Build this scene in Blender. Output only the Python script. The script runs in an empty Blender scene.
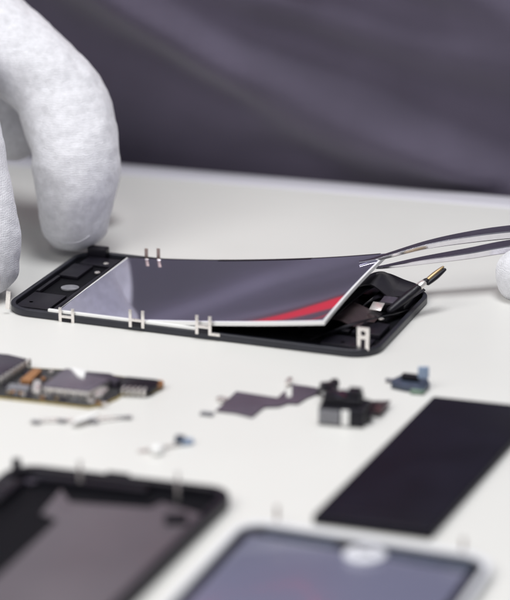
import bpy, bmesh, math, random
from mathutils import Vector, noise
random.seed(7)
C = bpy.context.scene.collection
SC = 0.001                                  # everything below is written in millimetres
PIT, DIST, FPX = 0.33, 750.0, 2500.0
CAM = Vector((0, -DIST*math.cos(PIT), DIST*math.sin(PIT)))
FW = Vector((0, math.cos(PIT), -math.sin(PIT))); UP = Vector((0, math.sin(PIT), math.cos(PIT)))

# ---------- measuring helpers: sight line through a picture point met with a known real plane
def ray(x, y): return FW*FPX + Vector((x-255, 0, 0)) - UP*(y-300)
def G(x, y, z=0.0):
    r = ray(x, y); return CAM + r*((z-CAM.z)/r.z)
def PY(x, y, Y):
    r = ray(x, y); return CAM + r*((Y-CAM.y)/r.y)
ANG = -0.353
PO = Vector((-74.9, -12.6, 0)); EU = Vector((math.cos(ANG), math.sin(ANG), 0)); EV = Vector((-math.sin(ANG), math.cos(ANG), 0))
def L(u, v, z=0.0): return PO + EU*u + EV*v + Vector((0, 0, z))
def PV(x, y, v):
    r = ray(x, y); t = ((PO-CAM).dot(EV)+v)/r.dot(EV); return CAM + r*t

# ---------- materials
def mat(name, col, rough=0.5, metal=0.0, bump=0.0, bscale=2000.0, var=0.0, vscale=150.0, coat=0.0, spec=0.5, sheen=0.0, bdist=0.0002):
    m = bpy.data.materials.new(name); m.use_nodes = True
    n = m.node_tree.nodes; l = m.node_tree.links; b = n['Principled BSDF']
    b.inputs['Base Color'].default_value = (*col, 1); b.inputs['Roughness'].default_value = rough
    b.inputs['Metallic'].default_value = metal; b.inputs['Coat Weight'].default_value = coat
    b.inputs['Specular IOR Level'].default_value = spec; b.inputs['Sheen Weight'].default_value = sheen
    tc = n.new('ShaderNodeTexCoord')
    if var:
        t = n.new('ShaderNodeTexNoise'); t.inputs['Scale'].default_value = vscale; t.inputs['Detail'].default_value = 5
        l.new(tc.outputs['Object'], t.inputs['Vector'])
        r = n.new('ShaderNodeMapRange'); r.inputs['From Min'].default_value = .3; r.inputs['From Max'].default_value = .7
        r.inputs['To Min'].default_value = 1-var; r.inputs['To Max'].default_value = 1+var
        l.new(t.outputs['Fac'], r.inputs['Value'])
        h = n.new('ShaderNodeHueSaturation'); h.inputs['Color'].default_value = (*col, 1)
        l.new(r.outputs['Result'], h.inputs['Value']); l.new(h.outputs['Color'], b.inputs['Base Color'])
        r2 = n.new('ShaderNodeMapRange'); r2.inputs['To Min'].default_value = max(0, rough*.8); r2.inputs['To Max'].default_value = min(1, rough*1.2)
        l.new(t.outputs['Fac'], r2.inputs['Value']); l.new(r2.outputs['Result'], b.inputs['Roughness'])
    if bump:
        t = n.new('ShaderNodeTexNoise'); t.inputs['Scale'].default_value = bscale; t.inputs['Detail'].default_value = 3
        l.new(tc.outputs['Object'], t.inputs['Vector'])
        k = n.new('ShaderNodeBump'); k.inputs['Strength'].default_value = bump; k.inputs['Distance'].default_value = bdist
        l.new(t.outputs['Fac'], k.inputs['Height']); l.new(k.outputs['Normal'], b.inputs['Normal'])
    return m

def knit(name, col):
    """cotton jersey: rows of stitches plus loose fibres"""
    m = mat(name, col, .95, var=.09, vscale=500, spec=.12, sheen=.4)
    n = m.node_tree.nodes; l = m.node_tree.links; b = n['Principled BSDF']
    tc = n.new('ShaderNodeTexCoord')
    w = n.new('ShaderNodeTexWave'); w.wave_type = 'BANDS'; w.bands_direction = 'X'; w.inputs['Scale'].default_value = 620; w.inputs['Distortion'].default_value = 2.5; w.inputs['Detail'].default_value = 2; w.inputs['Detail Scale'].default_value = 3
    w2 = n.new('ShaderNodeTexWave'); w2.wave_type = 'BANDS'; w2.bands_direction = 'Z'; w2.inputs['Scale'].default_value = 480; w2.inputs['Distortion'].default_value = 7; w2.inputs['Detail'].default_value = 2
    v = n.new('ShaderNodeTexNoise'); v.inputs['Scale'].default_value = 900; v.inputs['Detail'].default_value = 6; v.inputs['Roughness'].default_value = .7
    for t in (w, w2, v): l.new(tc.outputs['Object'], t.inputs['Vector'])
    a = n.new('ShaderNodeMath'); a.operation = 'MULTIPLY'; l.new(w.outputs['Fac'], a.inputs[0]); l.new(w2.outputs['Fac'], a.inputs[1])
    s = n.new('ShaderNodeMath'); s.operation = 'MULTIPLY_ADD'; s.inputs[1].default_value = 3.2
    l.new(v.outputs['Fac'], s.inputs[0]); l.new(a.outputs[0], s.inputs[2])
    k = n.new('ShaderNodeBump'); k.inputs['Strength'].default_value = .45; k.inputs['Distance'].default_value = .00022
    l.new(s.outputs[0], k.inputs['Height']); l.new(k.outputs['Normal'], b.inputs['Normal'])
    return m

M = dict(
    table=mat('table_laminate', (.74, .735, .705), .45, bump=.05, bscale=900, var=.015, vscale=14, spec=.4),
    edge=mat('table_edging', (.58, .57, .62), .4),
    shirt=mat('dark_cotton', (.092, .080, .118), .85, bump=.5, bscale=1400, var=.12, vscale=30, sheen=.25, spec=.2),
    red=mat('red_webbing', (.85, .0, .03), .8, bump=.3, spec=0.0),
    glove=knit('white_knit', (.72, .72, .755)),
    seam=mat('white_thread', (.72, .72, .76), .9, bump=.6, bscale=3000),
    black=mat('black_plastic', (.009, .008, .013), .42, spec=.3, bump=.12, bscale=1600, var=.2, vscale=200),
    rim=mat('graphite_shell', (.022, .023, .032), .36, metal=.2, bump=.05, var=.15, vscale=300),
    inner=mat('black_inner', (.004, .004, .006), .6, spec=.12, bump=.35, bscale=700, bdist=.0004),
    mirror=mat('mirror_film', (.82, .80, .97), .06, metal=.945),
    cool=mat('cool_white_plastic', (.74, .75, .80), .4, var=.02),
    white=mat('white_plastic', (.86, .86, .85), .35, var=.02),
    silver=mat('nickel', (.84, .80, .77), .28, metal=.7, var=.08, vscale=600),
    steel=mat('polished_steel', (.78, .76, .80), .13, metal=1.0, bump=.03, bscale=3000, var=.05, vscale=500),
    bronze=mat('brown_metal', (.36, .28, .25), .4, metal=.7),
    gold=mat('gold_contact', (.42, .31, .17), .45, metal=.9, var=.1, vscale=900),
    flex=mat('black_flex', (.010, .009, .013), .32, coat=.1, var=.2, vscale=300),
    flexbrown=mat('brown_flex', (.055, .036, .038), .3, coat=.3, var=.2, vscale=300),
    mauve=mat('mauve_flex', (.092, .074, .100), .4, var=.12, vscale=250, bump=.1),
    shield=mat('shield_metal', (.17, .15, .185), .38, metal=.35, var=.08, vscale=300, bump=.06),
    pcb=mat('board_laminate', (.030, .030, .032), .45, var=.35, vscale=900),
    pcbedge=mat('board_edge', (.36, .28, .10), .6, var=.25, vscale=900),
    chip=mat('chip_resin', (.045, .038, .055), .42, var=.15, vscale=300),
    orange=mat('orange_part', (.32, .15, .06), .5, var=.3, vscale=900),
    grey=mat('grey_part', (.20, .20, .22), .45, var=.2, vscale=700),
    blue=mat('blue_part', (.28, .36, .50), .3, var=.1),
    navy=mat('navy_part', (.05, .065, .10), .4, var=.3, vscale=600),
    green=mat('green_part', (.15, .22, .17), .5, var=.3, vscale=600),
    battery=mat('battery_wrap', (.007, .006, .013), .5, var=.25, vscale=60, bump=.2, bscale=400, spec=.15),
    felt=mat('mauve_plate', (.13, .112, .128), .42, var=.06, vscale=30, metal=.15),
    lilac=mat('lilac_reflection', (.165, .168, .25), .22, var=.03, vscale=20, coat=.2),  # reflection of the surroundings put into the base colour
    lens=mat('dark_glass', (.01, .01, .02), .06, coat=1),
)

# ---------- objects
def origin(o):
    v = Vector((0, 0, 0))
    while o is not None: v += o.location; o = o.parent
    return v
def obj(name, bm, m, parent=None, smooth=35, label=None):
    off = origin(parent)/SC if parent else Vector((0, 0, 0))
    bmesh.ops.recalc_face_normals(bm, faces=bm.faces[:])
    if parent is None:
        bb = [v.co for v in bm.verts]
        off = Vector((sum(v.x for v in bb)/len(bb), sum(v.y for v in bb)/len(bb), min(v.z for v in bb)))
    for v in bm.verts: v.co = (v.co-off)*SC
    me = bpy.data.meshes.new(name); bm.to_mesh(me); bm.free()
    if smooth:
        for p in me.polygons: p.use_smooth = True
        me.set_sharp_from_angle(angle=math.radians(smooth))
    me.materials.append(M[m] if isinstance(m, str) else m)
    o = bpy.data.objects.new(name, me); C.objects.link(o)
    if parent: o.parent = parent
    else: o.location = off*SC
    if label: o['label'] = label
    return o
def thing(name, label, cat, loc, group=None):
    o = bpy.data.objects.new(name, None); C.objects.link(o); o.location = Vector(loc)*SC
    o.empty_display_size = .01
    o['label'] = label; o['category'] = cat
    if group: o['group'] = group
    return o
def B(): return bmesh.new()
def bev(bm, w, faces=None, seg=2, ang=30):
    fs = faces if faces is not None else bm.faces
    es = {e for f in fs for e in f.edges if len(e.link_faces) == 2 and e.calc_face_angle(0) > math.radians(ang)}
    if w and es: bmesh.ops.bevel(bm, geom=list(es), offset=w, segments=seg, affect='EDGES', profile=.5, clamp_overlap=True)
def prism(bm, pts, z0, z1, w=0.0, seg=2):
    """pts: ground outline (Vectors); z0,z1 numbers"""
    t = bmesh.new()
    vs = [t.verts.new((p[0], p[1], z0)) for p in pts]
    f = t.faces.new(vs); r = bmesh.ops.extrude_face_region(t, geom=[f])
    for v in r['geom']:
        if isinstance(v, bmesh.types.BMVert): v.co.z = z1
    bmesh.ops.recalc_face_normals(t, faces=t.faces[:]); bev(t, w, seg=seg)
    me = bpy.data.meshes.new('t'); t.to_mesh(me); t.free(); bm.from_mesh(me); bpy.data.meshes.remove(me); return bm
def box(bm, c, size, ang=0.0, w=0.1, tilt=None):
    t = bmesh.new(); bmesh.ops.create_cube(t, size=1)
    for v in t.verts: v.co = Vector((v.co.x*size[0], v.co.y*size[1], v.co.z*size[2]))
    bev(t, w)
    from mathutils import Matrix
    R = Matrix.Rotation(ang, 3, 'Z')
    if tilt: R = R @ Matrix.Rotation(tilt[0], 3, tilt[1])
    for v in t.verts: v.co = R @ v.co + Vector(c)
    me = bpy.data.meshes.new('t'); t.to_mesh(me); t.free(); bm.from_mesh(me); bpy.data.meshes.remove(me); return bm
def lbox(bm, u0, u1, v0, v1, z0, z1, w=.1):
    return box(bm, L((u0+u1)/2, (v0+v1)/2, (z0+z1)/2), (u1-u0, v1-v0, z1-z0), ANG, w)
def pslab(bm, pix, z0, z1, w=.12):
    return prism(bm, [G(x, y, z1) for x, y in pix], z0, z1, w)
def catmull(P, n=8):
    out = []
    Q = [P[0]]+list(P)+[P[-1]]
    for i in range(1, len(Q)-2):
        a, b, c, d = Q[i-1], Q[i], Q[i+1], Q[i+2]
        for k in range(n):
            t = k/n
            out.append([.5*((2*b[j])+(-a[j]+c[j])*t+(2*a[j]-5*b[j]+4*c[j]-d[j])*t*t+(-a[j]+3*b[j]-3*c[j]+d[j])*t**3) for j in range(len(b))])
    out.append(list(P[-1])); return out
def tube(bm, P, seg=12, n=6, flat=1.0, caps=True):
    """P: list of (x,y,z,r); rounded ends; flat squeezes the section's height"""
    Q = catmull(P, n) if n > 1 else [list(p) for p in P]
    if caps:
        def cap(a, b):
            d = (Vector(a[:3])-Vector(b[:3])).normalized(); r = a[3]; o = []
            for k in range(1, 6):
                th = k/5*math.pi/2*.98; o.append([*(Vector(a[:3])+d*r*math.sin(th)*.9), r*math.cos(th)])
            return o
        Q = cap(Q[0], Q[1])[::-1]+Q+cap(Q[-1], Q[-2])
    rings = []; prev = None
    for i, q in enumerate(Q):
        a = Vector(Q[max(i-1, 0)][:3]); b = Vector(Q[min(i+1, len(Q)-1)][:3]); d = (b-a).normalized()
        if prev is None:
            up = Vector((0, 0, 1)) if abs(d.z) < .8 else Vector((0, 1, 0)); x = d.cross(up).normalized()
        else: x = (prev-d*prev.dot(d)).normalized()
        prev = x; y = x.cross(d)
        rings.append([bm.verts.new(Vector(q[:3])+(x*math.cos(2*math.pi*k/seg)+y*flat*math.sin(2*math.pi*k/seg))*q[3]) for k in range(seg)])
    for i in range(len(rings)-1):
        for k in range(seg): bm.faces.new((rings[i][k], rings[i][(k+1) % seg], rings[i+1][(k+1) % seg], rings[i+1][k]))
    bm.faces.new(rings[0][::-1]); bm.faces.new(rings[-1]); return bm
def rrect(u0, u1, v0, v1, r, n=8, f=L):
    out = []
    for cx, cy, a in ((u1-r, v1-r, 0), (u0+r, v1-r, 90), (u0+r, v0+r, 180), (u1-r, v0+r, 270)):
        for k in range(n+1):
            t = math.radians(a+90*k/n); out.append(f(cx+r*math.cos(t), cy+r*math.sin(t)))
    return out
def tray_wall(bm, outer, inner, z0, z1, w=.25):
    t = bmesh.new(); n = len(outer)
    a = [t.verts.new((p[0], p[1], z0)) for p in outer]; b = [t.verts.new((p[0], p[1], z1)) for p in outer]
    c = [t.verts.new((p[0], p[1], z1)) for p in inner]; d = [t.verts.new((p[0], p[1], z0)) for p in inner]
    for i in range(n):
        j = (i+1) % n
        for p, q in ((a, b), (b, c), (c, d), (d, a)): t.faces.new((p[i], p[j], q[j], q[i]))
    bmesh.ops.recalc_face_normals(t, faces=t.faces[:])
    bev(t, w, seg=3, ang=50)
    me = bpy.data.meshes.new('t'); t.to_mesh(me); t.free(); bm.from_mesh(me); bpy.data.meshes.remove(me); return bm
def ribbon(bm, P, wdir, width, th=.15, n=8):
    """flat flexible strip following P"""
    Q = [Vector(q) for q in catmull([tuple(p) for p in P], n)]; W = Vector(wdir).normalized()*width/2; R = []
    for i, q in enumerate(Q):
        d = (Q[min(i+1, len(Q)-1)]-Q[max(i-1, 0)]).normalized(); nn = d.cross(W).normalized()*th/2
        R.append([bm.verts.new(q+s) for s in (W+nn, W-nn, -W-nn, -W+nn)])
    for i in range(len(R)-1):
        for k in range(4): bm.faces.new((R[i][k], R[i][(k+1) % 4], R[i+1][(k+1) % 4], R[i+1][k]))
    bm.faces.new(R[0]); bm.faces.new(R[-1][::-1]); return bm
def screw(bm, c, r=.8, h=.35):
    for (rr, z0, z1) in ((r, 0, h*.7), (r*.75, h*.7, h)):
        prism(bm, [Vector((c[0]+rr*math.cos(k*math.pi/8), c[1]+rr*math.sin(k*math.pi/8))) for k in range(16)], c[2]+z0, c[2]+z1, .04)
    return bm

# =============================================================== TABLE
e0 = G(120, 163); e1 = G(510, 196); ed = (e1-e0).normalized(); en = Vector((-ed.y, ed.x, 0))
if en.y < 0: en = -en
def T(a, b, z=0): return e0+ed*a+en*b+Vector((0, 0, z))
tb = thing('work_table', 'white laminate work table the phone parts are laid out on', 'table', T(50, -250, -25))
bm = B(); prism(bm, [T(-600, -900), T(700, -900), T(700, -14), T(-600, -14)], -25, 0, .3); obj('tabletop', bm, 'table', tb)
bm = B(); prism(bm, [T(-600, -13.9), T(700, -13.9), T(700, 0), T(-600, 0)], -25, .3, 2.2, 4); obj('edge_strip', bm, 'edge', tb)

# =============================================================== PERSON
person = thing('person', 'person in a dark shirt and white cotton gloves working behind the table', 'person', T(60, 120, -330))
def fold(a, z):
    """a along the table edge from e0 (mm), z height: depth of the folds in mm"""
    d = 0.0
    for (a0, z0, sl, amp, wd) in FOLDS:
        q = (z-(z0+sl*(a-a0)))/wd
        d += amp*math.exp(-q*q)
    d += 3.0*noise.noise(Vector((a*.012, z*.03, 3.1)))+1.2*noise.noise(Vector((a*.03+9, z*.07, 1.1)))
    return d
#       a0   z0   slope  amp width
FOLDS = [(60, 33, -.42, 15, 12), (60, 62, -.24, 12, 11), (60, 96, -.42, 16, 13), (60, 122, -.30, 9, 13), (20, 20, -.10, 3, 8), (60, 150, -.34, 10, 16), (60, 195, -.3, 9, 18), (0, 60, -.6, 4, 9)]
bm = B(); NA, NZ = 420, 260; rows = []
for j in range(NZ+1):
    z = -320+j*(760/NZ); row = []
    wz = 1+.12*math.sin(max(0, z)/420*math.pi)
    for i in range(NA):
        th = 2*math.pi*i/NA; ca, sa = math.cos(th), math.sin(th)
        a = 60+225*wz*(abs(ca)**.85)*(1 if ca > 0 else -1); b = 125+115*sa
        front = max(0.0, -sa)
        b -= fold(a, z)*front**2
        if j > NZ-30: k = (j-(NZ-30))/30; a = 60+(a-60)*(1-.35*k*k); b = 125+(b-125)*(1-.3*k*k)
        row.append(bm.verts.new(T(a, max(b, 2.5 if -30 < z < 4 else -99), z)))
    rows.append(row)
for j in range(NZ):
    for i in range(NA): bm.faces.new((rows[j][i], rows[j][(i+1) % NA], rows[j+1][(i+1) % NA], rows[j+1][i]))
bm.faces.new(rows[0][::-1]); bm.faces.new(rows[-1])
def pt(x, y, Y, r): return (*PY(x, y, Y), r)
# sleeves join the shirt
wl = pt(-330, -150, 150, 30); wr = pt(900, 20, 150, 30)
sh = T(-150, 125, 380); tube(bm, [(*sh, 60), (-330, 190, 210, 52), (-300, 190, 160, 46), (wl[0]-30, wl[1]+8, wl[2]+8, 36), (wl[0], wl[1], wl[2], 33)], 24)
sh = T(270, 125, 380); tube(bm, [(*sh, 60), (430, 150, 210, 52), (390, 150, 150, 46), (wr[0]+30, wr[1]+8, wr[2]+8, 36), (wr[0], wr[1], wr[2], 33)], 24)
shirt = obj('shirt', bm, 'shirt', person, 80)
STRAP = [(-30, -2, 330, 10), (-26, -6, 200, 10), (-16, -6, 120, 10), (0, -4, 92, 7), (14, -2, 83, 3.5), (26, -1, 79.5, 2.2), (42, -2, 77.5, 6), (56, -2, 74.0, 9), (66, -3, 73.5, 11), (76, -5, 88, 10), (92, -6, 130, 10), (112, -6, 210, 10), (124, -4, 330, 10)]  # unseen red strap, added and shaped for the streak it reflects in the screen

def glove(chains, parent, palm, voxel=.8):
    t = B()
    for ch in chains: tube(t, [pt(*c) for c in ch], 28, 8)
    for p in palm:
        bmesh.ops.create_uvsphere(t, u_segments=32, v_segments=20, radius=1)
        c = PY(p[0], p[1], p[2])
        for v in list(t.verts)[-(32*19+2):]: v.co = Vector((v.co.x*p[3], v.co.y*p[4], v.co.z*p[5]))+c
    o = obj('glove', t, 'glove', parent, 180)
    m = o.modifiers.new('r', 'REMESH'); m.mode = 'VOXEL'; m.voxel_size = voxel*SC; m.use_smooth_shade = True
    m = o.modifiers.new('s', 'SMOOTH'); m.factor = .6; m.iterations = 14
    for nm, sc, st in (('folds', .017, .0024), ('creases', .0065, .0008), ('lumps', .0028, .00014)):
        tx = bpy.data.textures.new(nm, 'CLOUDS'); tx.noise_scale = sc; tx.noise_depth = 2
        m = o.modifiers.new('d', 'DISPLACE'); m.texture = tx; m.strength = st; m.mid_level = .5; m.texture_coords = 'GLOBAL'
    return o
LH = [
    [(74, 219, 46, 11.2), (75, 192, 46, 12.9), (76, 170, 48, 14.2), (75, 152, 50, 13.9), (71, 130, 55, 14.5), (65, 108, 59, 14.4), (54, 88, 62, 13.6), (14, 52, 70, 14.6), (-28, 22, 78, 17), (-70, 4, 82, 21)],
    [(-17, 265, 3, 11.2), (-21, 232, 6, 12.4), (-30, 192, 12, 12.8), (-42, 140, 26, 13.6), (-58, 90, 45, 16), (-75, 40, 66, 20)],
    [(85, 187, 78, 10.3), (86, 160, 80, 10.8), (72, 122, 84, 11.2), (44, 84, 88, 12), (0, 46, 92, 14), (-60, 4, 92, 20)],
    [(10, 133, 84, 10.5), (6, 98, 92, 12.5), (-8, 62, 98, 13.5), (-55, 10, 98, 17), (-110, -15, 102, 20)],
    [(-40, 120, 108, 10), (-45, 90, 114, 11), (-60, 40, 116, 12.5), (-110, -15, 112, 18), (-150, -30, 112, 20)],
    [(-60, 6, 82, 21), (-120, -20, 96, 27), (-200, -70, 120, 28), (-300, -135, 145, 25), (-345, -160, 152, 26)],
    [(-75, 40, 66, 20), (-150, -10, 90, 26), (-230, -80, 125, 26)],
]
gl = glove(LH, person, [])
gl['label'] = 'white cotton glove pressing on the left end of the phone shell'
RH = [
    [(521, 276, 4, 8.9), (550, 262, 10, 10), (590, 230, 28, 10.2), (640, 185, 56, 12), (700, 150, 84, 17)],
    [(560, 196, 14, 8.5), (590, 190, 24, 10.5), (640, 165, 50, 12.5), (710, 130, 84, 19)],
    [(575, 272, 14, 8), (605, 255, 26, 9.5), (645, 215, 52, 11), (700, 165, 84, 17)],
    [(600, 250, 34, 8), (630, 236, 44, 9.5), (670, 200, 66, 11), (730, 160, 94, 17)],
    [(640, 232, 54, 7.5), (665, 220, 64, 9), (700, 195, 84, 10.5), (750, 160, 104, 16)],
    [(700, 150, 84, 19), (770, 110, 108, 26), (860, 50, 140, 26), (930, 5, 155, 26)],
]
gr = glove(RH, person, [], 1.0)
gr['label'] = 'white cotton glove holding the tweezers at the right edge'
# stitched fingertip seam of the pressing finger
from mathutils.bvhtree import BVHTree
bpy.context.view_layer.update(); tree = BVHTree.FromObject(gl, bpy.context.evaluated_depsgraph_get()); gi = gl.matrix_world.inverted()
bm = B(); P = []
for x, y in catmull([(41, 226), (48, 234), (58, 240), (69, 243), (80, 242), (89, 236)], 5):
    d = ray(x, y).normalized(); h = tree.ray_cast(gi @ (CAM*SC), d)
    if h[0] is not None: P.append((*((gl.matrix_world @ h[0])/SC), .24))
for _ in range(6): P = [P[0]]+[tuple((P[i-1][k]+2*P[i][k]+P[i+1][k])/4 for k in range(4)) for i in range(1, len(P)-1)]+[P[-1]]
if len(P) > 3: tube(bm, P, 8, 1)
obj('seam', bm, 'seam', gl)
strap_bm = B(); Q = catmull(STRAP, 10); R = []
for i, q in enumerate(Q):
    d = Vector((Q[min(i+1, len(Q)-1)][0]-Q[max(i-1, 0)][0], Q[min(i+1, len(Q)-1)][2]-Q[max(i-1, 0)][2])).normalized()
    R.append([strap_bm.verts.new(T(q[0]-d.y*k*q[3]/2, q[1]+t, q[2]+d.x*k*q[3]/2)) for k, t in ((1, -.5), (-1, -.5), (-1, .5), (1, .5))])
for i in range(len(R)-1):
    for k in range(4): strap_bm.faces.new((R[i][k], R[i][(k+1) % 4], R[i+1][(k+1) % 4], R[i+1][k]))
strap_bm.faces.new(R[0]); strap_bm.faces.new(R[-1][::-1])
Q = catmull([(q[0]+(3 if q[0] > 0 else -5), q[1]-1.2, q[2]+(1.5 if q[0] < 40 else 9.5), max(1.2, q[3]*.22)) for q in STRAP[:9]]+[(74, -6, 90, 2.2), (86, -7, 150, 2.2), (104, -7, 330, 2.2)], 10)  # thin second strand, added for another red streak in the reflection
tube(strap_bm, [T(q[0], q[1], q[2])[:]+(q[3]*.35,) for q in Q], 8, 1)
obj('reflected_strap', strap_bm, 'red', person, label='unseen red strap added for its streak reflected in the lifted screen')

# =============================================================== MAIN PHONE SHELL
LU, WV, H = 115.4, 59.5, 2.3
ph = thing('phone_shell', 'open black phone shell under the lifted mirror screen, gripped by white gloves', 'phone', L(LU/2, WV/2, 0))
bm = B(); tray_wall(bm, rrect(0, LU, 0, WV, 8.5), rrect(1.5, LU-1.5, 1.5, WV-1.5, 7.0), 0.0, H, .35); obj('rim', bm, 'rim', ph)
bm = B(); prism(bm, rrect(1.4, LU-1.4, 1.4, WV-1.4, 7.1), .15, .9, 0); obj('base_plate', bm, 'inner', ph)
bm = B(); lbox(bm, 3, 13.5, 3.5, 17, .9, 1.9, .2); lbox(bm, 3, 9.5, 34, 46, .9, 2.0, .2); lbox(bm, 4, 22, 47.5, 55, .9, 1.7, .2)
lbox(bm, 3, 4.2, 18, 33, .9, 2.1, .1); lbox(bm, 14.6, 15.6, 4, 54, .9, 1.9, .1); obj('bracket_row', bm, 'black', ph)
bm = B(); e_ = G(70, 287, 1.5); prism(bm, [Vector((e_.x+2.8*math.cos(t*math.pi/12), e_.y+2.4*math.sin(t*math.pi/12))) for t in range(24)], .9, 1.5, .15); obj('earpiece', bm, 'grey', ph)
for (u, v) in ((12, 50), (6, 8), (13, 41), (109, 50), (104, 6.5), (108, 30)):
    obj('screw', screw(B(), L(u, v, 1.4), .9, .5), 'silver', ph)
# dark corner block under the finger, far left
bm = B(); lbox(bm, 3.2, 9.5, 55.2, 58.8, .9, 4.4, .5); obj('corner_block', bm, 'black', ph)
# white strip lying along the near wall
bm = B()
a = L(15, .9, 0); b_ = L(66, .9, 0)
box(bm, L(40.5, .75, H+.45), (51, .9, .85), ANG, .12); obj('white_strip', bm, 'white', ph)

# spring clips along the near wall: two prongs, a bridge and a dark catch
def clip(pxl, ybot, ytop, gap=12.0, v=-.15, foot=False, wid=.98):
    c = B()
    a0 = PV(pxl, ybot, v); zt0 = PV(pxl, ytop, v).z
    b0 = PV(pxl+gap, ybot+gap*.11, v); zt1 = PV(pxl+gap, ytop+gap*.11, v).z
    for q, zt in ((a0, zt0), (b0, zt1)):
        box(c, (q.x, q.y, (q.z+zt)/2), (wid, .45, zt-q.z), ANG, .1)
    m = (a0+b0)/2; zt = (zt0+zt1)/2
    box(c, (m.x, m.y, m.z+(zt-m.z)*.42), ((b0-a0).length+.4, .4, .85), ANG, .1)
    if foot: box(c, (b0.x+1.3, b0.y-.5, b0.z+.45), (3.4, .45, .9), ANG, .1)
    o = obj('clip', c, 'silver', ph)
    box_ = B(); box(box_, (m.x, m.y+.1, m.z+(zt-m.z)*.42-1.3), ((b0-a0).length-1.2, .5, 1.3), ANG, .08); obj('catch', box_, 'black', o)
    return o
clip(60.5, 322.5, 307.5, 12.5); clip(130.5, 327, 309.5, 12.5); clip(197, 334, 315, 13, foot=True)
c = B()
q0 = PV(8.5, 309, 1.2); q1 = PV(7.5, 291, 1.2)
box(c, (q0.x, q0.y, (q0.z+q1.z)/2), (1.5, .45, q1.z-q0.z), ANG, .1, (.1, 'Y')); obj('clip', c, 'silver', ph)
for x in (146.5, 158.5):
    c = B(); q0 = PV(x, 264, 57.8); q1 = PV(x, 248.5, 57.8)
    h = q1.z-max(q0.z, 2); 
    box(c, (q0.x, q0.y, 1.2+(q1.z-1.2)/2), (1.1, .4, q1.z-1.2), ANG, .1); o = obj('clip', c, 'bronze', ph)
    q2 = PV(x+.5, 261.5, 56.0); c = B(); box(c, (q2.x, q2.y, q2.z), (1.25, .5, 1.9), ANG, .12); obj('clip_reflection', c, 'silver', o)  # silver block standing in for the clip's bright reflection in the glass

# ---- right end: flexes, plug, bracket
c = B()
ribbon(c, [L(92, 30, 1.4), L(95, 38, 3.5), L(97, 44, 7.0), L(101, 47, 8.0), L(105, 47, 6.0), L(109, 46, 3.5), L(112, 45, 2.6)], EV, 13, .35); obj('flex_cable', c, 'flex', ph)
c = B(); ribbon(c, [L(88, 22, 1.6), L(93, 24, 3.6), L(98, 25, 4.6), L(103, 25, 3.2), L(107, 26, 1.6)], EV, 16, .3); obj('flex_cable', c, 'flexbrown', ph, label='brown see-through ribbon cable')
c = B(); ribbon(c, [L(96, 8, 1.6), L(101, 12, 3.6), L(106, 20, 4.2), L(110, 30, 3.0), L(112, 38, 2.0)], Vector((.9, .5, 0)), 5, .3); obj('flex_cable', c, 'flex', ph)
c = B(); ribbon(c, [L(90, 36, 1.2), L(93, 44, 4.4), L(97, 50, 6.6), L(101, 51, 6.6), L(106, 51, 5.2), L(110, 51, 4.2), L(113, 50, 3.0)], EV+EU*.15, 11, .4); obj('flex_cable', c, 'flex', ph)
c = B(); ribbon(c, [L(93, 10, 1.2), L(95, 20, 4.6), L(97, 32, 6.2), L(99, 44, 6.4), L(100, 54, 4.0)], EU, 5, .3); obj('flex_cable', c, 'flex', ph)
c = B()
lbox(c, 101, 112.5, 38, 56.5, .9, 3.6, .6); lbox(c, 98, 112, 4.0, 12, .9, 1.9, .3); lbox(c, 104, 112.6, 14, 24, .9, 2.6, .3); lbox(c, 99, 103, 15, 22, .9, 2.2, .3)
lbox(c, 95, 101, 48, 57, .9, 2.2, .3); obj('dock_block', c, 'black', ph)
c = B(); q = G(377, 306.5, 4.6); box(c, q, (3.6, 4.2, .4), ANG, .1, (.25, 'X')); obj('contact_plate', c, 'silver', ph)
c = B(); q = G(389, 300, 5.6); box(c, q, (4.2, 4.4, .4), ANG, .1, (.1, 'X')); obj('contact_plate', c, 'chip', ph)
# plug: shaft, ring, gold tip
a = G(393, 308, 4.4); b_ = PY(443, 267, a.y+13); d = (b_-a)
def along(t, r): return (*(a+d*t), r)
c = B(); tube(c, [along(-.05, 1.2), along(.2, 1.5), along(.45, 1.35), along(.66, 1.0)], 14, 4, .8); plug = obj('plug', c, 'black', ph)
c = B(); tube(c, [along(.50, 1.25), along(.56, 1.35), along(.60, 1.2)], 14, 2, .8); obj('ring', c, 'silver', plug)
c = B(); tube(c, [along(.1, .6), along(.5, .8)], 10, 4, .5);
for v_ in c.verts: v_.co += Vector((-.6, -.6, .45))
obj('metal_sleeve', c, 'flex', plug)
c = B(); ribbon(c, [L(100, 33, 2.5), L(103, 38, 4.8), L(106, 44, 4.4), along(.35, 1)[:3], along(.55, 1)[:3]], EV, 4.6, .3); obj('flex_tail', c, 'flex', plug)
c = B(); tube(c, [along(.68, .7), along(.8, .8), along(.92, .65), along(1.0, .4)], 12, 4, .8); obj('plug_tip', c, 'gold', plug)
c = B(); tube(c, [along(.66, .8), along(.82, 1.0), along(.99, .6)], 12, 4, .8)
for v_ in c.verts: v_.co += Vector((.6, -.3, -.6))
obj('plug_tip', c, 'black', plug)
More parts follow.
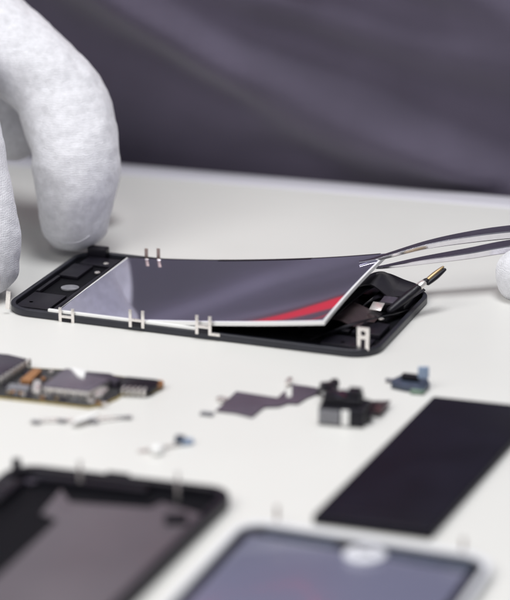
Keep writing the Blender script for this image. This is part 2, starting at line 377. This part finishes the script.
# upright bracket with a hole
c = B(); q = PV(363, 350, 2.6); ztop = PV(363, 327, 2.6).z; w2 = 1.75; zb = max(1.0, q.z); t_ = .5
def upright(bm, cx, z0, z1, hw, hole):
    N = 16; cz = z1-hw*1.05; t = bmesh.new()
    inner = [Vector((hole*math.cos(2*math.pi*k/N), hole*math.sin(2*math.pi*k/N))) for k in range(N)]
    def sq(v):
        s = hw/max(abs(v.x), abs(v.y)); return v*s
    for s in (-t_/2, t_/2):
        pass
    f = []
    for s in (-t_/2, t_/2):
        f.append(([t.verts.new(q_) for q_ in [cx+EU*v.x+EV*s+Vector((0, 0, cz+v.y)) for v in inner]], [t.verts.new(q_) for q_ in [cx+EU*sq(v).x+EV*s+Vector((0, 0, cz+sq(v).y)) for v in inner]]))
    (ia, oa), (ib, ob) = f
    for k in range(N):
        j = (k+1) % N
        for r in ((ia[k], ia[j], oa[j], oa[k]), (ib[k], ib[j], ob[j], ob[k]), (ia[k], ia[j], ib[j], ib[k]), (oa[k], oa[j], ob[j], ob[k])): t.faces.new(r)
    me = bpy.data.meshes.new('t'); t.to_mesh(me); t.free(); bm.from_mesh(me); bpy.data.meshes.remove(me)
    for s in (-1, 1):
        box(bm, cx+EU*s*(hw-.55)+Vector((0, 0, (z0+cz-hw)/2)), (1.1, t_*.96, cz-hw-z0+.02), ANG, .06)
upright(c, Vector((q.x, q.y, 0)), zb, ztop, w2, .75); obj('bracket', c, 'silver', ph, 20)

# =============================================================== LIFTED SCREEN
near_px = [(51, 315.5), (95, 318), (140, 320), (180, 321.2), (215, 321.8), (260, 322), (295, 321.6), (323, 321)]
far_px = [(128.5, 257.5), (165, 259.3), (200, 260.3), (240, 260.5), (275, 259.8), (310, 258.8), (350, 256.6), (386, 253.6)]
NP = [PV(x, y, .9) for x, y in near_px]; FP = [PV(x, y, 57.0) for x, y in far_px]
def resample(P, n):
    Q = [Vector(q) for q in catmull([tuple(p) for p in P], 16)]
    # low-order smoothing: least squares quadratic/cubic in arc parameter
    s = [0]
    for i in range(1, len(Q)): s.append(s[-1]+(Q[i]-Q[i-1]).length)
    out = []; k = 0
    for i in range(n+1):
        t = s[-1]*i/n
        while k < len(s)-2 and s[k+1] < t: k += 1
        f = (t-s[k])/max(1e-9, s[k+1]-s[k]); out.append(Q[k].lerp(Q[k+1], f))
    for _ in range(60):
        out = [out[0]]+[(out[i-1]+out[i]*2+out[i+1])/4 for i in range(1, n)]+[out[-1]]
    return out
NS = 64; NN = resample(NP, NS); FF = resample(FP, NS)
scr = thing('screen_panel', 'mirror-bright phone screen with white edge being lifted out by tweezers', 'screen', (NN[0]+FF[0]+NN[-1]+FF[-1])/4)
BULGE = .75                                 # added bulge, shaped to send the sheet's reflections higher up the shirt
def sheet(bm, mu, mv, top, bot, NV=28):
    """curved slab; mu,mv margins (mm, positive = inset)"""
    lu = 80.0; lv = 57.0; g = [[], []]
    for layer, dz in enumerate((top, bot)):
        for i in range(NS+1):
            s = mu/lu+(1-2*mu/lu)*i/NS; x = s*NS; i0 = min(max(int(math.floor(x)), 0), NS-1); f = x-i0   # runs on past the ends for the lip
            n_, f_ = NN[i0].lerp(NN[i0+1], f), FF[i0].lerp(FF[i0+1], f)
            row = []
            for j in range(NV+1):
                t = mv/lv+(1-2*mv/lv)*j/NV
                row.append(bm.verts.new(n_+(f_-n_)*t+Vector((0, 0, dz+BULGE*max(0, s)**1.3*4*t*(1-t)))))
            g[layer].append(row)
    a, b = g
    for i in range(NS):
        for j in range(NV):
            bm.faces.new((a[i][j], a[i+1][j], a[i+1][j+1], a[i][j+1])); bm.faces.new((b[i][j], b[i][j+1], b[i+1][j+1], b[i+1][j]))
        bm.faces.new((a[i][0], b[i][0], b[i+1][0], a[i+1][0])); bm.faces.new((a[i][NV], a[i+1][NV], b[i+1][NV], b[i][NV]))
    for j in range(NV):
        bm.faces.new((a[0][j], a[0][j+1], b[0][j+1], b[0][j])); bm.faces.new((a[NS][j], b[NS][j], b[NS][j+1], a[NS][j+1]))
    return bm
bm = B(); sheet(bm, .1, .22, .12, -.25); obj('mirror_glass', bm, 'mirror', scr, 30)
bm = B(); sheet(bm, -.5, -.02, -.03, -1.2); obj('white_frame', bm, 'white', scr, 30)
bm = B(); sheet(bm, 1.2, .8, -1.22, -1.6); obj('back_plate', bm, 'inner', scr, 30)
# dark tape on the far border
bm = B()
for (s0, s1, ex) in ((.0, .98, .55), (.36, .72, 1.3)):
    n = 40; R = []
    for i in range(n+1):
        x = (s0+(s1-s0)*i/n)*NS; i0 = min(int(x), NS-1); f = x-i0
        p = FF[i0].lerp(FF[i0+1], f); q = NN[i0].lerp(NN[i0+1], f); dd = (q-p).normalized()
        z = .16 if ex < 1 else .2
        R.append([bm.verts.new(p+dd*(-.25)+Vector((0, 0, z))), bm.verts.new(p+dd*ex+Vector((0, 0, z))), bm.verts.new(p+dd*ex+Vector((0, 0, .125))), bm.verts.new(p+dd*(-.25)+Vector((0, 0, .125)))])
    for i in range(n):
        for k in range(4): bm.faces.new((R[i][k], R[i+1][k], R[i+1][(k+1) % 4], R[i][(k+1) % 4]))
    bm.faces.new(R[0]); bm.faces.new(R[-1][::-1])
obj('black_tape', bm, 'black', scr, 30)

# =============================================================== TWEEZERS
tw = thing('tweezers', 'slim steel tweezers gripping the raised far corner of the screen', 'tweezers', L(100, 55, 12))
def arm(pxs, Y0, Y1, hs, ts):
    """flat tapering leaf: pxs centre line, hs heights, ts depth widths (mm)"""
    c = B(); n = len(pxs); P = []
    for i, (x, y) in enumerate(pxs):
        Y = Y0+(Y1-Y0)*(x-pxs[0][0])/(pxs[-1][0]-pxs[0][0]); q = PY(x, y, Y); P.append((*q, hs[i], ts[i]))
    Q = catmull(P, 8); R = []
    for q in Q:
        c0 = Vector(q[:3]); h, t = q[3]/2, q[4]/2; e = min(h, t)*.28
        R.append([c.verts.new(c0+Vector((0, yy, zz))) for yy, zz in ((-t, -h+e), (-t+e, -h), (t-e, -h), (t, -h+e), (t, h-e), (t-e, h), (-t+e, h), (-t, h-e))])
    for i in range(len(R)-1):
        for k in range(8): c.faces.new((R[i][k], R[i][(k+1) % 8], R[i+1][(k+1) % 8], R[i+1][k]))
    c.faces.new(R[0]); c.faces.new(R[-1][::-1]); return c
yt = FF[-1].y
obj('arm', arm([(359, 262.3), (372, 260), (388, 255.5), (428, 244.5), (470, 237), (515, 231.5), (620, 222), (730, 214), (760, 216)], yt-7, yt+24, [.55, .7, 1.0, 1.6, 2.2, 2.5, 2.5, 1.6, 1.5], [1.2, 2, 2.6, 4, 5.5, 6.5, 7, 7, 7]), 'steel', tw, 25)
obj('arm', arm([(376, 267.6), (386, 266.5), (422, 260.5), (468, 253.5), (515, 245.5), (620, 232), (730, 217.5), (760, 218.5)], yt-3, yt+20, [.5, .7, 1.4, 2.0, 2.3, 2.4, 1.6, 1.5], [1.2, 2, 4, 5.5, 6.5, 7, 7, 7]), 'steel', tw, 25)

# =============================================================== LOGIC BOARD
A2 = math.radians(-18)
bd = thing('circuit_board', 'dark circuit board with a metal shield, lying at the left edge', 'circuit board', G(60, 392))
outl = [(-60, 392), (0, 396), (46, 401), (88, 406), (100, 404), (118, 396), (120, 393), (152, 391), (163, 384), (160, 381), (118, 376), (70, 370), (34, 368), (-10, 362), (-60, 356)]
bm = B(); pslab(bm, outl, .1, .8, .05); pcb = obj('laminate', bm, 'pcb', bd)
bm = B(); pslab(bm, [(x+(.8 if x > 0 else 0), y+(1.4 if y > 380 else -.3)) for x, y in outl], .0, .55, .05); obj('board_edge', bm, 'pcbedge', bd)
# big chip at the left with its row of pins
bm = B(); pslab(bm, [(-40, 378), (-4, 378), (27, 358.5), (8, 354), (-40, 350)], .8, 3.4, .2); ch = obj('chip', bm, 'chip', bd)
for k in range(9):
    t = k/8.0; q = G(0.5+29*t, 381-18.5*t, 2.2); c = B(); box(c, q, (.8, .9, 2.2), math.radians(20), .08); obj('pin', c, 'silver', ch)
bm = B(); pslab(bm, [(20, 379.5), (30, 381), (42, 369), (34, 367.5)], .8, 2.2, .2); obj('capacitor', bm, 'orange', bd)
bm = B(); pslab(bm, [(6, 388), (28, 390), (30, 385), (10, 383)], .8, 2.0, .2); obj('connector', bm, 'grey', bd)
# shield: sloping top, bright side walls
def G3(x, y, z): return G(x, y, z)
tp = [G(42, 386, 3.3), G(89, 391, 3.3), G(110, 380, 3.1), G(66, 368, 3.3)]
bm = B(); prism(bm, tp, 2.95, 3.3, .12); sh_ = obj('shield', bm, 'shield', bd)
bm = B(); prism(bm, [p+(sum(tp, Vector())/4-p)*.012 for p in tp], .8, 2.94, .08); obj('shield_wall', bm, 'silver', sh_, label='bright bare-metal side of the shield')
bm = B()
for k in range(6):
    t = (k+.5)/6; q = tp[0].lerp(tp[1], t); box(bm, (q.x-.15, q.y-.25, 1.5), (.18, .3, 1.6), A2, .03)
obj('solder_tabs', bm, 'grey', sh_)
bm = B(); pslab(bm, [(70, 366.5), (86, 370), (84, 377), (78, 375)], .8, 4.0, .2); obj('white_label', bm, 'white', bd)
bm = B(); pslab(bm, [(86, 371), (110, 373), (121, 378), (117, 381), (88, 376)], .8, 3.1, .25); obj('chip', bm, 'chip', bd)
bm = B(); pslab(bm, [(32, 389), (40, 390), (41, 380), (34, 379)], .8, 2.6, .25); obj('connector', bm, 'silver', bd)
bm = B(); pslab(bm, [(93, 395), (101, 395), (109, 388), (102, 385)], .8, 2.2, .25); obj('connector', bm, 'silver', bd)
# socket at the right tip
bm = B(); pslab(bm, [(119, 389), (150, 389.5), (161, 382), (157, 379), (126, 376)], .8, 2.3, .3); sk = obj('socket', bm, 'black', bd)
for k in range(5):
    q = G(124+5.2*k, 387.5+.3*k, 2.3); c = B(); box(c, (q.x, q.y-.3, 1.6), (.7, 2.4, 1.7), A2, .1); obj('pin', c, 'silver', sk)
bm = B(); pslab(bm, [(156, 385), (164, 382.5), (163, 380), (158, 379.5)], .8, 2.2, .2); obj('solder_tip', bm, 'orange', bd)
for k in range(60):                                     # scattered surface parts
    x = random.uniform(2, 112); t = random.random(); y = (391+x*.1)*(1-t)+(366+x*.08)*t
    if k % 2: y = 393+x*.1+random.uniform(-2, 1)
    s = random.uniform(.5, 1.3); q = G(x, y, 1.1)
    c = B(); box(c, (q.x, q.y, .8+.35), (s, s*.7, .7), A2, .06); obj('small_component', c, random.choice(['grey', 'silver', 'silver', 'gold', 'orange', 'chip', 'chip']), bd)

# =============================================================== THIN CABLE WITH A METAL TAB
fc = thing('flex_cable', 'thin grey ribbon with a shiny tab, below the circuit board', 'cable', G(80, 418))
bm = B(); ribbon(bm, [G(30, 421.5, .5), G(50, 419.5, .9), G(75, 420, .5), G(100, 418.5, 1.0), G(132, 416, .6)], Vector((.15, 1, 0)), 1.0, .2); obj('strip', bm, 'silver', fc)
bm = B(); ribbon(bm, [G(74, 421, 1.0), G(84, 418.5, 1.9), G(97, 414.5, 1.6)], Vector((.4, 1, 0)), 4.2, .5); obj('tab', bm, 'white', fc)
bm = B(); box(bm, G(93, 421, .9), (3.0, 1.2, .6), A2, .2); box(bm, G(62, 420.5, .8), (2.6, 1.0, .6), A2, .2); box(bm, G(36, 421.5, .8), (2.4, 1.2, .5), A2, .2); box(bm, G(124, 417, .8), (4.2, .9, .4), 0, .15); obj('stiffener', bm, 'grey', fc)

cn = thing('antenna_flex', 'tiny pinkish strip with a white dot and a blue tip, left of centre', 'cable', G(168, 446))
bm = B(); ribbon(bm, [G(138, 451, .4), G(150, 449.5, .6), G(165, 447, .5), G(192, 441.5, .5)], Vector((.2, 1, 0)), 1.2, .2); obj('strip', bm, 'silver', cn)
c = B(); q = G(157, 450, 1.2); bmesh.ops.create_uvsphere(c, u_segments=20, v_segments=12, radius=1)
for v in c.verts: v.co = Vector((v.co.x*1.7, v.co.y*1.9, v.co.z*1.5))+q
obj('button', c, 'white', cn)
bm = B(); box(bm, G(180, 440, 1.2), (2.4, 2.2, 2.2), A2, .3); obj('connector', bm, 'navy', cn)
bm = B(); box(bm, G(187, 441.5, .8), (3.2, 2.0, 1.3), .3, .3); obj('contact', bm, 'blue', cn)

# =============================================================== CAMERA MODULE WITH ITS MAUVE FLEX
cm = thing('camera_module', 'small black camera block with a mauve angular ribbon reaching left', 'camera module', G(335, 420))
def cp(lst, s, ox, oy): return [(x/s+ox, y/s+oy) for x, y in lst]
p1 = cp([(80, 205), (185, 108), (330, 130), (395, 140), (436, 102), (442, 140), (468, 135), (470, 72), (540, 80), (612, 92), (618, 112), (545, 140), (500, 170), (450, 167), (402, 184), (328, 186), (266, 238), (180, 216)], 5.1, 200, 370)
bm = B(); pslab(bm, p1, .25, .6, .05); fx = obj('flex', bm, 'mauve', cm)
bm = B(); box(bm, G(207, 413.5, .5), (3.6, 2.0, .5), A2, .15); obj('contact', bm, 'grey', fx)
bm = B(); box(bm, G(222, 399, .8), (2.2, 3.0, .7), .8, .2); obj('contact', bm, 'silver', fx)
bm = B(); box(bm, G(289, 381, 1.4), (1.4, 3.6, 1.2), A2, .2); obj('contact', bm, 'silver', fx)
CA = math.radians(-14); ce = Vector((math.cos(CA), math.sin(CA), 0)); cf = Vector((-ce.y, ce.x, 0)); c0 = G(318, 424.5)
def K(a, b, z): return c0+ce*a+cf*b+Vector((0, 0, z))
bm = B(); box(bm, K(6.1, 4.6, 2.45), (12.2, 9.2, 4.9), CA, .45); cb = obj('housing', bm, 'black', cm)
bm = B(); box(bm, K(3.0, -.05, 2.4), (5.6, .5, 4.0), CA, .2); obj('face_plate', bm, 'grey', cb)
bm = B(); box(bm, K(7.3, -.1, 2.5), (2.1, .5, 4.3), CA, .15); obj('white_stripe', bm, 'white', cb)
def disc(c, r, z0, z1, w=.15): return prism(B(), [Vector((c.x+r*math.cos(k*math.pi/16), c.y+r*math.sin(k*math.pi/16))) for k in range(32)], z0, z1, w)
bm = B(); box(bm, K(5.6, 5.2, 5.9), (10.0, 6.6, 2.2), CA, .6); box(bm, K(8.4, 6, 7.6), (3.6, 4.8, 1.5), CA, .5); box(bm, K(2.6, 5, 7.3), (3.2, 4.2, .9), CA-.3, .3); tpb = obj('lens_mount', bm, 'black', cm)
obj('lens_barrel', disc(K(5.4, 4.6, 0), 2.6, 7.0, 7.7, .2), 'lens', tpb)
bm = B(); q = G(329, 386, 4.5); box(bm, q, (4.6, 3.0, 2.0), .3, .5); box(bm, G(335, 382.5, 5), (2.0, 2.6, 1.6), .2, .4)
ribbon(bm, [G(318, 390, .9), G(324, 389, 2.5), G(330, 387, 4.4), G(336, 390, 6.0)], cf, 3.0, .5); obj('flex_head', bm, 'flex', cm)
bm = B(); pslab(bm, [(366, 408), (371, 400.5), (391, 400.5), (381, 412.5)], 1.2, 1.8, .1); tl = obj('tail_flex', bm, 'flexbrown', cm)
bm = B(); ribbon(bm, [K(12, 5, 2.5), K(13.5, 5, 2.4), G(369, 405, 1.9), G(376, 406, 1.9)], cf, 3.4, .3); obj('neck', bm, 'flex', tl)

# =============================================================== SMALL BLUE-GREY CONNECTOR
bc = thing('small_connector', 'tiny dark connector with a light blue square, just beyond the black battery', 'connector', G(412, 386))
bm = B(); pslab(bm, [(391, 383.5), (405, 386.5), (424, 389), (430, 383), (427, 377), (402, 374), (392, 379)], .2, 1.6, .3); obj('base', bm, 'navy', bc)
bm = B(); pslab(bm, [(385, 379.5), (393, 381), (395, 378.5), (386, 377.5)], .6, 1.0, .1); obj('tail', bm, 'grey', bc)
bm = B(); pslab(bm, [(401, 375), (419, 377), (420, 374), (403, 372)], 1.6, 3.2, .3); obj('latch', bm, 'black', bc)
bm = B(); box(bm, G(423.5, 372.5, 5.0), (3.0, .9, 3.4), 0, .3); obj('blue_square', bm, 'blue', bc)
bm = B(); pslab(bm, [(410, 390.5), (424, 391.5), (427, 387), (412, 386)], .1, 1.2, .3); obj('pad', bm, 'green', bc)

# =============================================================== BATTERY
q = [G(312, 515, 2.5), G(431, 531, 2.5)]; be = (q[1]-q[0]).normalized(); bn = Vector((-be.y, be.x, 0)); 
far = G(433, 396, 2.5); bl = (far-q[0]); bw = (q[1]-q[0]).length
bat = thing('battery', 'large matte black battery slab at the right edge', 'battery', q[0]+bl/2+be*bw/2-Vector((0, 0, 2.5)))
def bp(i): return [q[0]+be*i, q[1]-be*i, q[1]-be*i+bl, far+be*i]
bm = B(); t = bp(0); t[2].y += 1; prism(bm, t, 0, 2.6, .7, 4); body = obj('cell', bm, 'battery', bat)
ee = bl.normalized()
bm = B(); prism(bm, [q[0]+be*.8+ee*5.0, q[1]-be*.8+ee*5.0, q[1]-be*.8+ee*5.5, q[0]+be*.8+ee*5.5], 2.55, 2.66, .02); obj('wrap_fold', bm, 'black', body)

# =============================================================== BACK SHELL, lower left
sa = G(15, 462, 3.5); sb = G(238, 487.5, 3.5); se = (sb-sa).normalized(); sn = Vector((se.y, -se.x, 0)); SW = (sb-sa).length
if sn.y > 0: sn = -sn
edge = (G(228, 505, 3.5)-G(130, 603, 3.5)).normalized()*-1
def S(a, b, z=0): return sa+se*a+edge*b+Vector((0, 0, z-3.5))
bs = thing('back_shell', 'empty black phone shell with a mauve liner, lower left corner', 'phone shell', S(SW/2, 55, 0))
f2 = lambda a, b: S(a, b)
bm = B(); tray_wall(bm, rrect(0, SW, 0, 113, 7, f=f2), rrect(2.4, SW-2.4, 2.4, 110.6, 5.0, f=f2), 0, 3.5, .6); obj('rim', bm, 'black', bs)
bm = B(); prism(bm, rrect(1.9, SW-1.9, 1.9, 111.2, 5.3, f=f2), .2, 1.0, 0); obj('base_plate', bm, 'inner', bs)
lp = [(61, 489), (41, 513), (58, 520), (-70, 640), (-70, 760), (90, 760), (133, 592), (172, 549), (203, 515), (162, 502), (150, 508), (70, 502)]
P3 = [G(x, y, 1.5) for x, y in lp]
# keep the liner inside the walls
def clampS(p):
    d = p-S(0, 0, 0); det = se.x*edge.y-se.y*edge.x
    a = (d.x*edge.y-d.y*edge.x)/det; b = (se.x*d.y-se.y*d.x)/det
    return S(min(max(a, 3), SW-2.8), min(max(b, 3), 109))
bm = B(); prism(bm, [clampS(p) for p in P3], 1.0, 1.5, .1); obj('liner', bm, 'felt', bs)
c = B(); box(c, S(22, 5.3, 2.0), (30, 3.0, 1.9), math.atan2(se.y, se.x), .3); obj('inner_bar', c, 'black', bs)
c = B(); box(c, S(4.2, 16, 2.2), (5.5, 14, 2.2), math.atan2(edge.y, edge.x)+math.pi/2, .4); obj('side_block', c, 'black', bs)
c = B(); box(c, S(8, 6, 1.9), (5, 3.0, .8), .8, .3); box(c, S(3.4, 13, 2.0), (1, 5, 2.4), math.atan2(edge.y, edge.x)+math.pi/2, .3); obj('contact', c, 'chip', bs)
c = B(); box(c, G(176, 519, 2.4), (5.4, 3.2, 1.8), 0, .4); obj('latch', c, 'black', bs)
c = B(); box(c, S(27, -.2, 2.6), (6, 1.2, 2.2), math.atan2(se.y, se.x), .3); obj('side_button', c, 'black', bs)
def post(par, x, yb, yt_, r=.9, m='silver'):
    q_ = G(x, yb, 1.0); top = PY(x, yt_, q_.y).z; c = B()
    box(c, (q_.x, q_.y, (1.0+top)/2), (r*2, .6, top-1.0), A2, .15); return obj('clip', c, m, par)
post(bs, 80.5, 489, 461, .5); post(bs, 178, 501, 472, .4)
c = B(); box(c, S(1.0, 1.2, 3.2), (2.2, 2.0, 3.4), 0, .4); obj('corner_post', c, 'black', bs)

# =============================================================== WHITE FRONT PANEL, lower right
wa = G(244, 516, 3.1); wb = G(499, 555, 3.1); we = (wb-wa).normalized(); WW = (wb-wa).length
wd = (G(430, 600, 3)-G(473, 563, 3)); wd = Vector((we.y, -we.x, 0)); wd = (G(165, 600, 3.1)-G(244, 516, 3.1)).normalized()
def Wp(a, b, z=0): return Vector((wa.x, wa.y, 0))+we*a+wd*b+Vector((0, 0, z))
fp = thing('front_panel', 'white framed phone front with reflection-coloured lilac screen and round button, lower right', 'phone panel', Wp(WW/2, 50, 0))
f3 = lambda a, b: Wp(a, b)
WA = math.atan2(we.y, we.x)
bm = B(); tray_wall(bm, rrect(0, WW, 0, 112, 7.5, f=f3), rrect(1.5, WW-1.7, 1.7, 109.6, 6.0, f=f3), 1.4, 2.9, .5); obj('frame', bm, 'cool', fp)
bm = B(); tray_wall(bm, rrect(.5, WW-.5, .8, 111, 7, f=f3), rrect(3.6, WW-3.6, 3.6, 108, 5.5, f=f3), .1, 1.39, .2); obj('under_frame', bm, 'black', fp)
bm = B(); prism(bm, rrect(1.4, WW-1.6, 1.6, 109.7, 6.1, f=f3), .3, 1.8, 0); obj('black_border', bm, 'inner', fp)
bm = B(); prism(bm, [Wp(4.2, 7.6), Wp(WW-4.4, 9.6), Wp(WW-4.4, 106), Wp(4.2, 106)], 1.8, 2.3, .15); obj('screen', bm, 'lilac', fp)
bm = B(); prism(bm, [Wp(7, 3.6), Wp(25, 3.6), Wp(25, 7.0), Wp(7, 6.6)], 1.8, 2.2, .1); obj('speaker_strip', bm, 'navy', fp)
bm = B(); prism(bm, [Wp(36, 3.8), Wp(WW-4.6, 3.8), Wp(WW-4.6, 8.4), Wp(36, 8.0)], 1.8, 2.2, .1); obj('speaker_strip', bm, 'navy', fp)
hb = G(365, 552.5, 3.0)
bm = prism(B(), [Vector((hb.x+4.9*math.cos(k*math.pi/18)*(1), hb.y+4.6*math.sin(k*math.pi/18))) for k in range(36)], 1.8, 3.0, .5); ob = obj('home_button', bm, 'cool', fp)
bm = B(); box(bm, (hb.x, hb.y, 3.1), (5.4, .7, .3), .7, .1); box(bm, (hb.x, hb.y, 3.11), (5.4, .7, .3), -.7, .1); obj('cross_mark', bm, 'grey', ob)
post(fp, 277, 521, 506, .4, 'bronze'); post(fp, 463, 551, 538, .4, 'bronze')

# =============================================================== CAMERA
cam = bpy.data.cameras.new('camera'); co = bpy.data.objects.new('camera', cam); C.objects.link(co)
co.location = CAM*SC; co.rotation_euler = (math.pi/2-PIT, 0, 0)
cam.sensor_fit = 'HORIZONTAL'; cam.sensor_width = 36; cam.lens = FPX/510*36; cam.clip_start = .01; cam.clip_end = 50
cam.dof.use_dof = True; cam.dof.focus_distance = .748; cam.dof.aperture_fstop = cam.lens/16
bpy.context.scene.camera = co

# =============================================================== LIGHT
def area(name, loc, target, size, power, col=(1, 1, 1)):
    l = bpy.data.lights.new(name, 'AREA'); l.shape = 'DISK'; l.size = size*SC; l.energy = power; l.color = col
    o = bpy.data.objects.new(name, l); C.objects.link(o); o.location = Vector(loc)*SC
    o.rotation_euler = (Vector(target)-Vector(loc)).to_track_quat('-Z', 'Y').to_euler(); return o
area('softbox_key', (-400, -470, 590), (0, 0, 0), 620, 4.8, (1, .985, .96))
area('softbox_top', (80, 10, 900), (50, 90, 0), 420, 6.0, (.97, .98, 1))
w = bpy.data.worlds.new('World'); bpy.context.scene.world = w; w.use_nodes = True
w.node_tree.nodes['Background'].inputs[0].default_value = (.86, .88, 1, 1); w.node_tree.nodes['Background'].inputs[1].default_value = .19
vs = bpy.context.scene.view_settings; vs.view_transform = 'Standard'; vs.look = 'None'; vs.exposure = 0; vs.gamma = 1
